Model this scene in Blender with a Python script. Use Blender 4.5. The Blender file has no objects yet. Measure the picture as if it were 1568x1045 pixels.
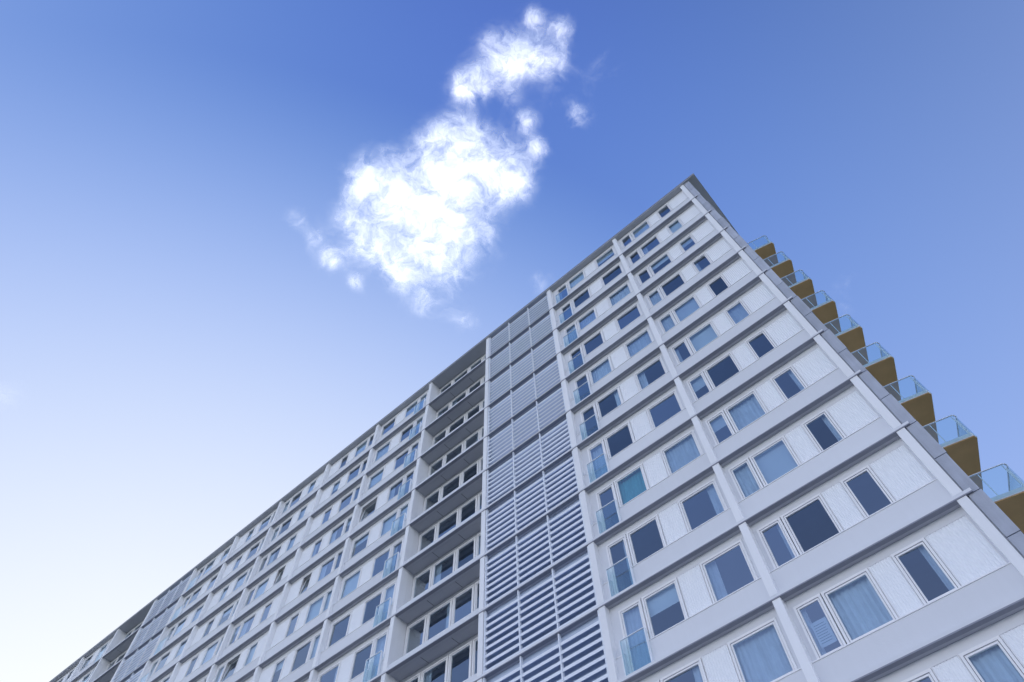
import bpy, math, random
import numpy as np
from mathutils import Matrix, Vector
random.seed(7)
sc=bpy.context.scene
D=15.556; CZ=1.6; FH=2.8; Z0=14.06

# ---------------- node helpers
def mat(name):
    m=bpy.data.materials.new(name); m.use_nodes=True
    nt=m.node_tree; nt.nodes.clear()
    out=nt.nodes.new('ShaderNodeOutputMaterial')
    return m,nt,out
def surf(name,col,rough=.6,var=.06,scale=1.5,streak=0.0,bump=.0,metal=0,spec=.4,cell=None):
    m,nt,out=mat(name); N=nt.nodes.new; L=nt.links.new
    b=N('ShaderNodeBsdfPrincipled'); L(b.outputs[0],out.inputs[0])
    b.inputs['Roughness'].default_value=rough; b.inputs['Metallic'].default_value=metal
    b.inputs['Specular IOR Level'].default_value=spec
    tc=N('ShaderNodeTexCoord')
    n=N('ShaderNodeTexNoise'); n.inputs['Scale'].default_value=scale; n.inputs['Detail'].default_value=7
    L(tc.outputs['Object'],n.inputs['Vector'])
    mp=N('ShaderNodeMapping'); mp.inputs['Scale'].default_value=(5,5,.35); L(tc.outputs['Object'],mp.inputs[0])
    n2=N('ShaderNodeTexNoise'); n2.inputs['Scale'].default_value=1.6; n2.inputs['Detail'].default_value=5; L(mp.outputs[0],n2.inputs['Vector'])
    mx=N('ShaderNodeMath'); mx.operation='MULTIPLY_ADD'; L(n.outputs[0],mx.inputs[0]); mx.inputs[1].default_value=var*2; mx.inputs[2].default_value=1-var
    m2=N('ShaderNodeMath'); m2.operation='MULTIPLY_ADD'; L(n2.outputs[0],m2.inputs[0]); m2.inputs[1].default_value=streak*2; m2.inputs[2].default_value=1-streak
    m3=N('ShaderNodeMath'); m3.operation='MULTIPLY'; L(mx.outputs[0],m3.inputs[0]); L(m2.outputs[0],m3.inputs[1])
    vm=N('ShaderNodeVectorMath'); vm.operation='SCALE'; vm.inputs[0].default_value=col[:3]; L(m3.outputs[0],vm.inputs['Scale'])
    res=vm.outputs[0]
    if cell:
        ge=N('ShaderNodeNewGeometry'); mm=N('ShaderNodeMath'); mm.operation='MULTIPLY_ADD'; L(ge.outputs['Random Per Island'],mm.inputs[0]); mm.inputs[1].default_value=cell*2; mm.inputs[2].default_value=1-cell
        v2=N('ShaderNodeVectorMath'); v2.operation='SCALE'; L(res,v2.inputs[0]); L(mm.outputs[0],v2.inputs['Scale']); res=v2.outputs[0]
    L(res,b.inputs['Base Color'])
    if bump>0:
        bp=N('ShaderNodeBump'); bp.inputs['Strength'].default_value=bump; bp.inputs['Distance'].default_value=.02
        n3=N('ShaderNodeTexNoise'); n3.inputs['Scale'].default_value=25; n3.inputs['Detail'].default_value=6; L(tc.outputs['Object'],n3.inputs['Vector'])
        L(n3.outputs[0],bp.inputs['Height']); L(bp.outputs[0],b.inputs['Normal'])
    return m
def glassmat(name,tint,refl,base,k=1.0,vary=0.0):
    m,nt,out=mat(name); N=nt.nodes.new; L=nt.links.new
    tr=N('ShaderNodeBsdfTransparent'); tr.inputs[0].default_value=(*tint,1)
    gl=N('ShaderNodeBsdfGlossy'); gl.inputs[0].default_value=(*refl,1); gl.inputs['Roughness'].default_value=.01
    tc=N('ShaderNodeTexCoord'); n=N('ShaderNodeTexNoise'); n.inputs['Scale'].default_value=.9; n.inputs['Detail'].default_value=2
    L(tc.outputs['Object'],n.inputs['Vector'])
    bp=N('ShaderNodeBump'); bp.inputs['Strength'].default_value=.12; bp.inputs['Distance'].default_value=.03
    L(n.outputs[0],bp.inputs['Height']); L(bp.outputs[0],gl.inputs['Normal'])
    lw=N('ShaderNodeLayerWeight'); lw.inputs[0].default_value=.5
    pw=N('ShaderNodeMath'); pw.operation='POWER'; L(lw.outputs['Facing'],pw.inputs[0]); pw.inputs[1].default_value=4.0
    ge=N('ShaderNodeNewGeometry'); rv=N('ShaderNodeMath'); rv.operation='MULTIPLY_ADD'; L(ge.outputs['Random Per Island'],rv.inputs[0]); rv.inputs[1].default_value=2*vary; rv.inputs[2].default_value=base-vary
    ma=N('ShaderNodeMath'); ma.operation='MULTIPLY_ADD'; ma.use_clamp=True; L(pw.outputs[0],ma.inputs[0]); ma.inputs[1].default_value=k*(1-base); L(rv.outputs[0],ma.inputs[2])
    mx=N('ShaderNodeMixShader'); L(ma.outputs[0],mx.inputs[0]); L(tr.outputs[0],mx.inputs[1]); L(gl.outputs[0],mx.inputs[2])
    L(mx.outputs[0],out.inputs[0]); return m

M={}
M['concrete']=surf('painted_concrete',(.74,.755,.79),.7,.035,.6,.02,.12,cell=.03)
M['fin']=surf('fin_concrete',(.86,.87,.89),.65,.04,1.2,.04,.12,cell=.03)
M['ledge']=surf('ledge_metal',(.28,.29,.34),.5,.08,2,.05)
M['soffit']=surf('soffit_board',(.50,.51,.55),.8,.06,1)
M['frame']=surf('white_frame',(.90,.90,.91),.35,.02,3)
M['panel']=surf('ribbed_panel',(.90,.92,.95),.5,.01,.4,.0,spec=.2)
M['louver']=surf('louver_aluminium',(.84,.88,.94),.4,.05,2)
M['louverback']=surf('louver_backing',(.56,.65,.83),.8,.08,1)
M['louverdark']=surf('louver_underside_shade',(.30,.37,.52),.6,.06,1)  # same louver blades, with underside shade painted in as a darker colour
M['clad']=surf('zinc_cladding',(.44,.47,.54),.55,.22,1.6,.18,.2,cell=.12)
M['gap']=surf('joint_shadow',(.04,.04,.05),.9)
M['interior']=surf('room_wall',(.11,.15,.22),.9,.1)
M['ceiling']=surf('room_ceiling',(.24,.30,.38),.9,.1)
M['curtain']=surf('curtain_fabric',(.68,.71,.76),.9,.15,3,.25)
M['blind']=surf('roller_blind',(.72,.76,.80),.9,.05)
M['teal']=surf('teal_curtain',(.15,.45,.48),.9,.15,3,.2)
M['tan']=surf('timber_soffit',(.60,.38,.17),.7,.15,2)
M['roof']=surf('roof_edge',(.48,.49,.53),.5,.06,2)
M['glass']=glassmat('window_glass',(.72,.84,.92),(.86,.94,1),.28,1.0,.12)
M['railglass']=glassmat('rail_glass',(.76,.90,.92),(.9,.97,1),.14,.9)

# ---------------- geometry accumulators
ACC={}
def acc(part,m):
    k=(part,m)
    if k not in ACC: ACC[k]=([],[])
    return ACC[k]
def box(part,m,x0,x1,y0,y1,z0,z1):
    v,f=acc(part,m); n=len(v)
    v+= [(x0,y0,z0),(x1,y0,z0),(x1,y1,z0),(x0,y1,z0),(x0,y0,z1),(x1,y0,z1),(x1,y1,z1),(x0,y1,z1)]
    f+= [(n,n+3,n+2,n+1),(n+4,n+5,n+6,n+7),(n,n+1,n+5,n+4),(n+1,n+2,n+6,n+5),(n+2,n+3,n+7,n+6),(n+3,n,n+4,n+7)]
def quad(part,m,pts):
    v,f=acc(part,m); n=len(v); v+=list(pts); f.append(tuple(range(n,n+len(pts))))
def prism(part,m,poly,z0,z1):
    v,f=acc(part,m); n=len(v); k=len(poly)
    v+=[(x,y,z0) for x,y in poly]+[(x,y,z1) for x,y in poly]
    f.append(tuple(n+i for i in reversed(range(k)))); f.append(tuple(n+k+i for i in range(k)))
    for i in range(k):
        j=(i+1)%k; f.append((n+i,n+j,n+k+j,n+k+i))

YW=D+.24
SP=.90
def window(x0,x1,z0,z1,y=YW,opening=None,cov=None):
    t=.065
    box('window_frames','frame',x0,x0+t,y-.05,y+.06,z0,z1)
    box('window_frames','frame',x1-t,x1,y-.05,y+.06,z0,z1)
    box('window_frames','frame',x0+t,x1-t,y-.05,y+.06,z0,z0+t)
    box('window_frames','frame',x0+t,x1-t,y-.05,y+.06,z1-t,z1)
    g=.012; a0,a1,b0,b1=x0+t+g,x1-t-g,z0+t+g,z1-t-g; s=.045
    for q in ((x0+t,a0,z0+t,z1-t),(a1,x1-t,z0+t,z1-t),(a0,a1,z0+t,b0),(a0,a1,b1,z1-t)):
        box('window_gaskets','gap',q[0],q[1],y+.0,y+.02,q[2],q[3])
    tilt = .16 if opening else 0
    def P(x,dy,zz): return (x, y+dy+tilt*(zz-b0)/(b1-b0), zz)
    def bar(xa,xb,za,zb):
        v,f=acc('window_sashes','frame'); n=len(v)
        v+=[P(xa,-.03,za),P(xb,-.03,za),P(xb,.03,za),P(xa,.03,za),P(xa,-.03,zb),P(xb,-.03,zb),P(xb,.03,zb),P(xa,.03,zb)]
        f+=[(n,n+3,n+2,n+1),(n+4,n+5,n+6,n+7),(n,n+1,n+5,n+4),(n+1,n+2,n+6,n+5),(n+2,n+3,n+7,n+6),(n+3,n,n+4,n+7)]
    bar(a0,a0+s,b0,b1); bar(a1-s,a1,b0,b1); bar(a0+s,a1-s,b0,b0+s); bar(a0+s,a1-s,b1-s,b1)
    tl=random.uniform(-.012,.012); tm=random.uniform(-.012,.012)
    quad('window_glass','glass',[P(a0+s,tl,b0+s),P(a1-s,-tl,b0+s),P(a1-s,-tl+tm,b1-s),P(a0+s,tl+tm,b1-s)])
    if cov is None:
        r=random.random()
        cov = 'curtain' if r<.20 else 'blind' if r<.27 else 'half' if r<.39 else 'side' if r<.6 else None
        if opening: cov=None
    yc=y+.12
    w=x1-x0
    def wavy(xa,xb,za,zb,m):
        n=max(4,int((xb-xa)/.07)); 
        for i in range(n):
            u=xa+(xb-xa)*i/n; u2=xa+(xb-xa)*(i+1)/n
            d1=.035*(i%2); d2=.035*((i+1)%2)
            quad('curtains',m,[(u,yc+d1,za),(u2,yc+d2,za),(u2,yc+d2,zb),(u,yc+d1,zb)])
    if cov in('curtain','teal'): wavy(x0,x1,z0,z1,cov)
    elif cov=='blind': quad('blinds','blind',[(x0,yc,z0+.1),(x1,yc,z0+.1),(x1,yc,z1),(x0,yc,z1)])
    elif cov=='half':
        zb=z1-(z1-z0)*random.uniform(.25,.6); quad('blinds','blind',[(x0,yc,zb),(x1,yc,zb),(x1,yc,z1),(x0,yc,z1)])
    elif cov=='side':
        if random.random()<.5: wavy(x0,x0+w*.3,z0,z1,'curtain')
        else: wavy(x1-w*.3,x1,z0,z1,'curtain')
def ribbed(x0,x1,z0,z1):
    y=YW-.03; p=.075; n=max(2,int(round((x1-x0-.04)/p))); a=x0+.02; p=(x1-x0-.04)/n
    v,f=acc('ribbed_panels','panel')
    for i in range(n):
        u=a+i*p
        prof=[(u,y),(u+p*.42,y),(u+p*.58,y+.011),(u+p*.82,y+.011),(u+p,y)]
        for (xa,ya),(xb,yb) in zip(prof[:-1],prof[1:]):
            k=len(v); v+=[(xa,ya,z0),(xb,yb,z0),(xb,yb,z1),(xa,ya,z1)]; f.append((k,k+1,k+2,k+3))
    box('panel_trims','frame',x0,x0+.018,y-.01,y+.06,z0,z1)
    box('panel_trims','frame',x1-.018,x1,y-.01,y+.06,z0,z1)
def french(x0,x1,zk):
    window(x0,x1,zk+.16,zk+2.52)
    y=D-.02
    quad('juliet_glass','railglass',[(x0-.02,y,zk+.12),(x1+.02,y,zk+.12),(x1+.02,y,zk+1.28),(x0-.02,y,zk+1.28)])
    for xx in (x0-.045,x1+.02):
        box('juliet_posts','louver',xx,xx+.025,y-.02,y+.08,zk+.1,zk+1.3)
    box('juliet_posts','louver',x0-.045,x1+.045,y-.02,y+.02,zk+1.3,zk+1.325)

XC=1.14; B=5.275; X2=-3.975
def finx(n): return XC if n==1 else X2-B*(n-2)
FW=.24
NB=19
KMIN,KMAX=-5,9
PA=[('w',.26,1.06),('w',1.09,2.44),('p',2.45,3.08),('w',3.09,4.0),('p',4.01,5.1)]
PB=[('f',.45,1.30),('w',1.34,2.67),('p',2.69,3.50),('w',3.52,5.0)]
def mirror(P,b): return [(t,b-c,b-a) for t,a,c in P][::-1]
kinds={3:'louver',4:'loggia',10:'louver',11:'loggia'}
pats={1:PA,2:PB,5:mirror(PB,B),6:mirror(PA,B),7:PA,8:mirror(PA,B),9:PB,12:mirror(PB,B),13:PA,14:mirror(PA,B),15:PA,16:mirror(PB,B),17:PA,18:PB,19:PA}
for n in range(1,NB+1):
    xr=finx(n)-FW/2; xl=finx(n+1)+FW/2; xo=finx(n+1); kind=kinds.get(n,'norm')
    sc_=(finx(n)-finx(n+1))/B
    for k in range(KMIN,KMAX+1):
        z=Z0+FH*k
        if kind=='norm':
            P=pats[n]
            cut=[(xo+a*sc_,xo+c*sc_) for t,a,c in P if t=='f']
            segs=[(xl,xr)]
            if cut:
                a,c=cut[0]; segs=[(xl,a),(c,xr)]
            for a,c in segs:
                if c-a>.02: box('spandrels','concrete',a,c,D+.09,D+.35,z+.14,z+SP)
            if cut:
                a,c=cut[0]; box('spandrels','concrete',a,c,D+.12,D+.35,z+.14,z+.157)
            for a,c in segs:
                if c-a>.02: box('sills','frame',a,c,D+.07,D+.18,z+SP+.002,z+SP+.03)
            box('lintels','concrete',xl,xr,YW-.02,YW+.15,z+2.54,z+FH-.002)
            xs=[(a,c) for t,a,c in P]; f0=xo+xs[0][0]*sc_; f1=xo+xs[-1][1]*sc_
            if f0-xl>.02: box('window_reveals','concrete',xl,f0-.002,YW-.03,YW+.1,z+SP+.031,z+2.538)
            if xr-f1>.02: box('window_reveals','concrete',f1+.002,xr,YW-.03,YW+.1,z+SP+.031,z+2.538)
            for t,a,c in P:
                a=xo+a*sc_; c=xo+c*sc_
                if t=='w':
                    cov=None
                    if n==2 and k==2 and abs(a-(xo+1.34))<.05: cov='teal'
                    if n==1 and k==-1: cov='curtain' if c-a>1 and a<xo+2 else None
                    window(a,c,z+SP+.03,z+2.53,cov=cov,opening=(random.random()<.05 and n>2))
                elif t=='p': ribbed(a,c,z+SP+.03,z+2.53)
                else: french(a,c,z)
        elif kind=='louver':
            w=(xr-xl); 
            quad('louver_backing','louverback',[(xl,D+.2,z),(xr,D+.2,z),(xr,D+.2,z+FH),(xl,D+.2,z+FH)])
            for j in range(4):
                xx=xl+.03+(w-.1)*j/3
                box('louver_posts','louver',xx,xx+.05,D-.01,D+.10,z+.14,z+FH-.003)
            ns=8
            for i in range(ns):
                zz=z+.22+i*(FH-.3)/ns
                for j in range(3):
                    a=xl+.085+(w-.1)*j/3; c=xl+.025+(w-.1)*(j+1)/3
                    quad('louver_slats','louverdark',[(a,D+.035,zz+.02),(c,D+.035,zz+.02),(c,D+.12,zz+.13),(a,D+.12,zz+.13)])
                    box('louver_slats','louver',a,c,D+.02,D+.03,zz-.075,zz+.04)
        else:
            YR=D+.74
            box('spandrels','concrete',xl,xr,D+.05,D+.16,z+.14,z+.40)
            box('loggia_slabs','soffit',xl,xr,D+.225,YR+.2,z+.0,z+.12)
            for j in range(1,3):
                xx=xl+(xr-xl)*j/3
                box('loggia_joints','gap',xx,xx+.02,D+.23,YR-.05,z-.004,z-.001)
            w=xr-xl
            for a,c in ((.01,.25),(.26,.55),(.56,.80),(.81,.99)):
                window(xl+w*a,xl+w*c,z+.14,z+2.6,y=YR,cov=random.choice(['none','none','none','side']))
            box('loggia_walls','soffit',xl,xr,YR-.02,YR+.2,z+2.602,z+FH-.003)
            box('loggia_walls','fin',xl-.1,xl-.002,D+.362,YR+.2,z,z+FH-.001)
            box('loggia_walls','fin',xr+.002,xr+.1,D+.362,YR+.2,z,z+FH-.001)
xL=finx(NB+1)-FW/2
for k in range(KMIN,KMAX+1):
    z=Z0+FH*k
    box('ledges','concrete',xL,XC+.30,D-.045,D+.22,z+.035,z+.138)
    box('ledges','ledge',xL,XC+.30,D-.06,D+.10,z,z+.034)
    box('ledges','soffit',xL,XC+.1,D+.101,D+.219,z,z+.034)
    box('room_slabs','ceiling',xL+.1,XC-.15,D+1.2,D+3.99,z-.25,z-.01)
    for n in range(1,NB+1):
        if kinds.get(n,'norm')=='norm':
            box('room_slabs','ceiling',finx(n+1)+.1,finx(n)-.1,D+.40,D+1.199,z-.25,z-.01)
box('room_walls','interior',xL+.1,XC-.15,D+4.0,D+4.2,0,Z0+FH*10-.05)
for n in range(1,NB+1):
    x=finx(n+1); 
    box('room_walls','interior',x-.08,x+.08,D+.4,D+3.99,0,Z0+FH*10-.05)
for n in range(1,NB+2):
    x=finx(n)
    for k in range(KMIN,KMAX+1):
        z=Z0+FH*k
        box('fins','fin',x-FW/2,x+FW/2,D-.04,D+.36,z+.145,z+FH-.002)
ztop=Z0+FH*10
box('corner_recess','soffit',XC+FW/2,XC+.22,D+.06,D+.5,0,ztop)
box('end_wall','gap',XC+.22,XC+.40,D+.03,D+13.9,0,ztop)
for k in range(KMIN,KMAX+1):
    z=Z0+FH*k
    for j in range(2):
        o=random.uniform(-.02,.02)
        box('end_wall_cladding','clad',XC+.16,XC+.47+o,D-.0,D+14,z+j*1.4+.02,z+(j+1)*1.4-.005)
box('roof_slab','roof',xL-.5,2.1,D-.12,D+14.5,ztop+.002,ztop+.08)
box('roof_slab','ledge',xL-.52,2.12,D-.14,D+14.52,ztop+.081,ztop+.17)
box('roof_parapet','concrete',xL+1,XC,D+1.5,D+13,ztop+.171,ztop+1.0)
box('rear_wall','concrete',xL,XC+.15,D+13.6,D+13.9,0,ztop)
box('far_end_wall','concrete',xL-.3,xL-.002,D+.0,D+13.9,0,ztop)
box('ground_floor_base','concrete',xL,XC+.15,D+.065,D+.5,-.3,Z0+FH*KMIN-.003)
for j in range(-5,8):
    zb=CZ+18.95+FH*j
    if zb<2.5: continue
    poly=[(XC+.48,D+5.35),(3.22,D+5.7),(3.28,D+5.85),(2.5,D+8.2),(XC+.48,D+10.4)]
    prism('balcony_slabs','tan',poly,zb,zb+.03)
    prism('balcony_slabs','concrete',[(x+(.02 if x>2 else 0),y-.02 if i<3 else y) for i,(x,y) in enumerate(poly)],zb+.031,zb+.20)
    edges=[(poly[0],poly[1]),(poly[1],poly[2]),(poly[2],poly[3]),(poly[3],poly[4])]
    for (a,b) in edges:
        ax,ay=a; bx,by=b; L=math.hypot(bx-ax,by-ay); dx,dy=(bx-ax)/L,(by-ay)/L; nx,ny=dy,-dx
        o=.035
        quad('balcony_glass','railglass',[(ax+nx*o,ay+ny*o,zb+.05),(bx+nx*o,by+ny*o,zb+.05),(bx+nx*o,by+ny*o,zb+1.25),(ax+nx*o,ay+ny*o,zb+1.25)])
        t=.0; v=[(ax+nx*.05,ay+ny*.05),(bx+nx*.05,by+ny*.05),(bx-nx*t,by-ny*t),(ax-nx*t,ay-ny*t)]
        prism('balcony_handrails','louver',v,zb+1.255,zb+1.275)
        if L>.5:
            for s in (0.03,.5,.97):
                px,py=ax+dx*L*s-nx*.02,ay+dy*L*s-ny*.02
                box('balcony_posts','louver',px-.015,px+.015,py-.015,py+.015,zb+.20,zb+1.25)
px=finx(2)+.45
box('window_notice','blind',px,px+.42,YW+.03,YW+.035,Z0-FH+SP+.35,Z0-FH+SP+1.05)
for i in range(8):
    box('window_notice_lines','ledge',px+.05,px+.37-random.random()*.08,YW+.024,YW+.028,Z0-FH+SP+.44+i*.07,Z0-FH+SP+.455+i*.07)

root=bpy.data.objects.new('apartment_building',None); sc.collection.objects.link(root)
for (part,m),(v,f) in ACC.items():
    me=bpy.data.meshes.new(part); me.from_pydata(v,[],f); me.materials.append(M[m]); me.update()
    ob=bpy.data.objects.new(part,me); sc.collection.objects.link(ob); ob.parent=root

def sheet(name,x0,x1,y0,y1,z,m):
    me=bpy.data.meshes.new(name); me.from_pydata([(x0,y0,z),(x1,y0,z),(x1,y1,z),(x0,y1,z)],[],[(0,1,2,3)])
    me.materials.append(m); o=bpy.data.objects.new(name,me); sc.collection.objects.link(o)
sheet('ground',-6000,6000,-6000,6000,-.02,surf('ground_grass',(.10,.12,.07),.9,.2,.3))
sheet('pavement',-130,40,-6,D+.05,.0,surf('paving',(.40,.39,.38),.8,.12,.8))
sheet('road',-300,300,-16,-6.2,-.01,surf('asphalt',(.05,.05,.055),.85,.15,1))

# ---------------- camera
R=Vector((.7555,.6548,-.0203)); U=Vector((.5859,-.6614,.4683)); Bk=Vector((.2932,-.3657,-.8833))
cam=bpy.data.cameras.new('camera'); co=bpy.data.objects.new('camera',cam); sc.collection.objects.link(co)
m=Matrix((R,U,Bk)).transposed().to_4x4(); m.translation=Vector((0,0,CZ)); co.matrix_world=m
cam.sensor_width=36; cam.lens=36*1044/1568; cam.clip_end=20000; sc.camera=co

# ---------------- cloud layer, 1200 m up
H=1200.
def ray(u,v):
    d=R*(u-784)-U*(v-522.5)-Bk*1044
    return np.array([d.x/d.z*H,d.y/d.z*H])
blobs=[(660,345,54,1),(605,318,46,1),(562,280,30,.95),(695,290,48,1),(740,245,38,1),(790,272,30,.92),(715,215,32,.85),(675,205,22,.75),
(610,390,32,.9),(605,420,20,.85),(690,395,34,.85),(560,365,28,.85),(535,335,22,.7),(735,122,26,.9),(778,95,30,.95),(808,80,26,.85),(848,82,22,.85),
(864,42,20,.85),(820,25,16,.75),(755,58,22,.62),(705,130,20,.8),(785,148,14,.5),(808,185,18,.85),(825,225,16,.75),(878,165,20,.6),(888,185,14,.5),
(480,370,18,.66),(505,398,18,.74),(545,432,16,.66),(455,338,18,.58),(645,470,20,.52),(680,465,22,.45),(712,492,20,.48),(828,435,18,.52),(1300,455,30,.36),
(8,615,34,.28),(-10,600,34,.28),(925,105,30,.42),(655,245,24,.65),(640,440,18,.5),(600,240,30,.4),(740,360,30,.42),(850,130,24,.36)]
C=[];A=[]
for u,v,r,w in blobs:
    c=ray(u,v); e1=(ray(u+r,v)-c); e2=(ray(u,v+r)-c); J=np.linalg.inv(np.stack([e1,e2],1)); C.append(c); A.append((J,w))
C=np.array(C)
def cloudmesh(name,sel,n):
    cs=C[sel]; lo=cs.min(0)-150; hi=cs.max(0)+150
    gx=np.linspace(lo[0],hi[0],n); gy=np.linspace(lo[1],hi[1],n); X,Y=np.meshgrid(gx,gy); P=np.stack([X.ravel(),Y.ravel()],1)
    q=np.ones(len(P))
    for i in sel:
        J,w=A[i]; d=(P-C[i])@J.T; q*=1-w*.85*np.exp(-(d**2).sum(1)*.58)
    dens=1-q
    verts=[(p[0],p[1],H+CZ+30*s) for p,s in zip(P,dens)]
    faces=[(j*n+i,j*n+i+1,(j+1)*n+i+1,(j+1)*n+i) for j in range(n-1) for i in range(n-1) if max(dens[j*n+i],dens[(j+1)*n+i+1])>.015]
    me=bpy.data.meshes.new(name); me.from_pydata(verts,[],faces); at=me.attributes.new('dens','FLOAT','POINT'); at.data.foreach_set('value',dens.astype(np.float32))
    me.materials.append(CM); me.polygons.foreach_set('use_smooth',[True]*len(me.polygons))
    o=bpy.data.objects.new(name,me); sc.collection.objects.link(o); return o
CM,nt,out=mat('cloud_vapour'); N=nt.nodes.new; L=nt.links.new
def math_(op,a,b=None,c=None,clamp=False):
    n=N('ShaderNodeMath'); n.operation=op; n.use_clamp=clamp
    for i,x in enumerate((a,b,c)):
        if x is None: continue
        if isinstance(x,(int,float)): n.inputs[i].default_value=x
        else: L(x,n.inputs[i])
    return n.outputs[0]
at=N('ShaderNodeAttribute'); at.attribute_name='dens'
tc=N('ShaderNodeTexCoord')
wn=N('ShaderNodeTexNoise'); wn.inputs['Scale'].default_value=1/60; wn.inputs['Detail'].default_value=5; L(tc.outputs['Object'],wn.inputs['Vector'])
wv=N('ShaderNodeVectorMath'); wv.operation='MULTIPLY_ADD'; L(wn.outputs['Color'],wv.inputs[0]); wv.inputs[1].default_value=(85,85,0); L(tc.outputs['Object'],wv.inputs[2])
def noise(sz,det,rough,dist,off=0):
    n=N('ShaderNodeTexNoise'); n.inputs['Scale'].default_value=1/sz; n.inputs['Detail'].default_value=det; n.inputs['Roughness'].default_value=rough; n.inputs['Distortion'].default_value=dist
    mp=N('ShaderNodeMapping'); mp.inputs['Location'].default_value=(off,off,0); L(wv.outputs[0],mp.inputs[0]); L(mp.outputs[0],n.inputs['Vector']); return n.outputs[0]
n1=noise(75,14,.66,.1); n2=noise(24,10,.66,.3,333)
nn=math_('ADD',math_('MULTIPLY',math_('SUBTRACT',n1,.5),4.4),math_('MULTIPLY',math_('SUBTRACT',n2,.5),1.8))
s=math_('ADD',math_('MULTIPLY',at.outputs['Fac'],2.7),math_('ADD',nn,-1.40))
mr=N('ShaderNodeMapRange'); L(s,mr.inputs[0]); mr.inputs[1].default_value=-1.0; mr.inputs[2].default_value=1.25
ed=N('ShaderNodeMapRange'); ed.interpolation_type='SMOOTHSTEP'; L(at.outputs['Fac'],ed.inputs[0]); ed.inputs[1].default_value=.02; ed.inputs[2].default_value=.6
al=math_('MULTIPLY',math_('POWER',mr.outputs[0],1.7),ed.outputs[0])
trl=N('ShaderNodeBsdfTranslucent'); trl.inputs[0].default_value=(.95,.95,.95,1)
em=N('ShaderNodeEmission'); em.inputs[0].default_value=(.93,.96,1,1); L(math_('ADD',math_('MULTIPLY',al,.26),.12),em.inputs[1])  # added emission stands in for sunlit brightness, stronger where the cloud is denser
ad=N('ShaderNodeAddShader'); L(trl.outputs[0],ad.inputs[0]); L(em.outputs[0],ad.inputs[1])
tp=N('ShaderNodeBsdfTransparent'); mx=N('ShaderNodeMixShader'); L(al,mx.inputs[0]); L(tp.outputs[0],mx.inputs[1]); L(ad.outputs[0],mx.inputs[2]); L(mx.outputs[0],out.inputs[0])
far=[i for i,b in enumerate(blobs) if b[0]<50]; rt=[i for i,b in enumerate(blobs) if b[0]>1200]
main=[i for i in range(len(blobs)) if i not in far and i not in rt]
cloudmesh('cloud',main,260); cloudmesh('cloud.001',far,80); cloudmesh('cloud.002',rt,60)

# ---------------- light
EL=math.radians(20); AZ=math.radians(28)
sd=Vector((-math.cos(EL)*math.cos(AZ),math.cos(EL)*math.sin(AZ),math.sin(EL)))
sl=bpy.data.lights.new('sun','SUN'); sl.energy=3.5; sl.angle=math.radians(.5); sl.color=(1,.96,.9)
so=bpy.data.objects.new('sun',sl); sc.collection.objects.link(so); so.rotation_euler=sd.to_track_quat('Z','Y').to_euler()
w=bpy.data.worlds.new('World'); sc.world=w; w.use_nodes=True; nt=w.node_tree; nt.nodes.clear(); N=nt.nodes.new; L=nt.links.new
sky=N('ShaderNodeTexSky'); sky.sky_type='NISHITA'; sky.sun_disc=False; sky.sun_elevation=EL; sky.sun_rotation=math.atan2(sd.x,sd.y)
sky.air_density=1; sky.dust_density=.2; sky.ozone_density=3.0
g=N('ShaderNodeTexCoord'); sx=N('ShaderNodeSeparateXYZ'); L(g.outputs['Generated'],sx.inputs[0])
dt=N('ShaderNodeVectorMath'); dt.operation='DOT_PRODUCT'; L(g.outputs['Generated'],dt.inputs[0]); dt.inputs[1].default_value=sd
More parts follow.
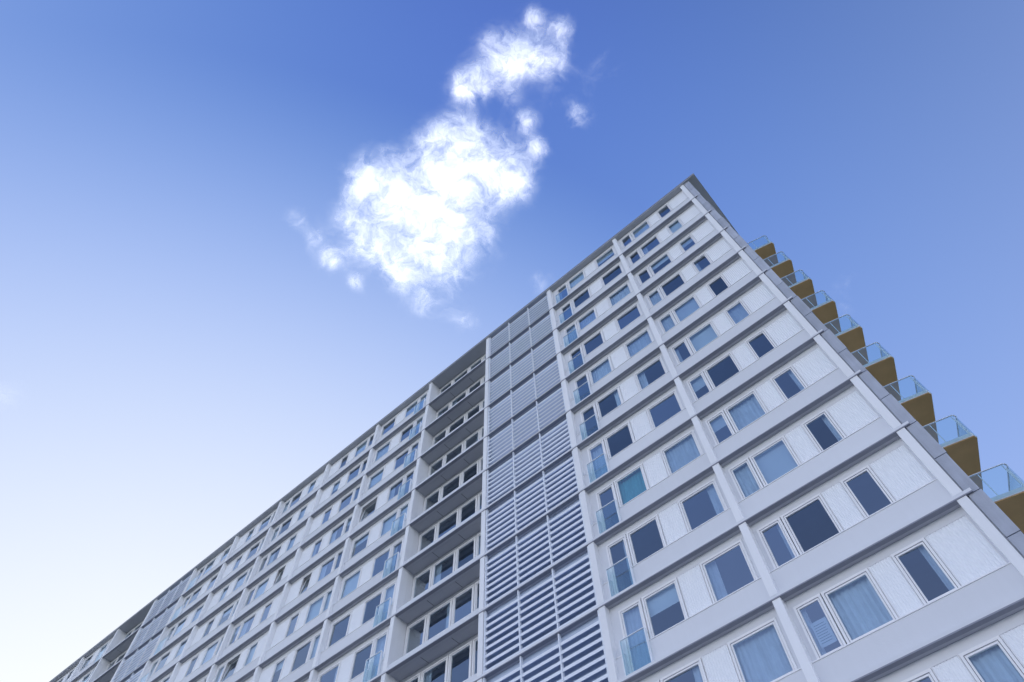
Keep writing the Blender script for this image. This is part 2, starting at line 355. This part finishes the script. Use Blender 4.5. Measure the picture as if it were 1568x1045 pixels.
def mrange(x,a,b,c=0,d=1,smooth=True):
    m=N('ShaderNodeMapRange'); m.interpolation_type='SMOOTHSTEP' if smooth else 'LINEAR'; L(x,m.inputs[0])
    for i,v in zip((1,2,3,4),(a,b,c,d)): m.inputs[i].default_value=v
    return m.outputs[0]
def mixc(f,a,b):
    m=N('ShaderNodeMix'); m.data_type='RGBA'; L(f,m.inputs[0])
    for i,x in ((6,a),(7,b)):
        if isinstance(x,tuple): m.inputs[i].default_value=(*x,1)
        else: L(x,m.inputs[i])
    return m.outputs[2]
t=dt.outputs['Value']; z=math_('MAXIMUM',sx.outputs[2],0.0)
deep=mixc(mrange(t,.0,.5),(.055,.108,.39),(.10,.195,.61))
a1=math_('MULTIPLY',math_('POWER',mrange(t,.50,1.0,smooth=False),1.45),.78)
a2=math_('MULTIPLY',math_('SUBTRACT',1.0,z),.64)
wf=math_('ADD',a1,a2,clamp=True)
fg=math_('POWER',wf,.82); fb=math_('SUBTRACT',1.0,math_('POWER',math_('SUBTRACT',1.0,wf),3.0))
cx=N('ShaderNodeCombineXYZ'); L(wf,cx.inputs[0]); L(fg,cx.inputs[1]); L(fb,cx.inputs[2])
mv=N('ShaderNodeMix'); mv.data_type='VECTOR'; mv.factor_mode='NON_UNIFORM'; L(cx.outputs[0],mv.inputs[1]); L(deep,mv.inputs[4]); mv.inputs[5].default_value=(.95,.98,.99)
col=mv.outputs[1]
col=mixc(mrange(z,.45,.15),col,(2.1,2.2,2.45))  # unseen low band, brightened beyond the sky as added fill for the facade
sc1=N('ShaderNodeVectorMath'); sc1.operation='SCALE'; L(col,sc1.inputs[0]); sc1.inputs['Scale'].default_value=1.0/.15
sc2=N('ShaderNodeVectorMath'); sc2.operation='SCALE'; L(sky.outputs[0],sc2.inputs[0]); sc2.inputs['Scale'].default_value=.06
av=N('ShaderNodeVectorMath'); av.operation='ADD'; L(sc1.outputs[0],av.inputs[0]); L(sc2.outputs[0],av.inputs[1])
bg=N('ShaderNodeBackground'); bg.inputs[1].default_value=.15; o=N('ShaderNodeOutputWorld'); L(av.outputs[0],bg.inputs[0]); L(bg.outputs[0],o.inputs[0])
sc.view_settings.view_transform='Standard'; sc.view_settings.look='None'; sc.view_settings.exposure=0
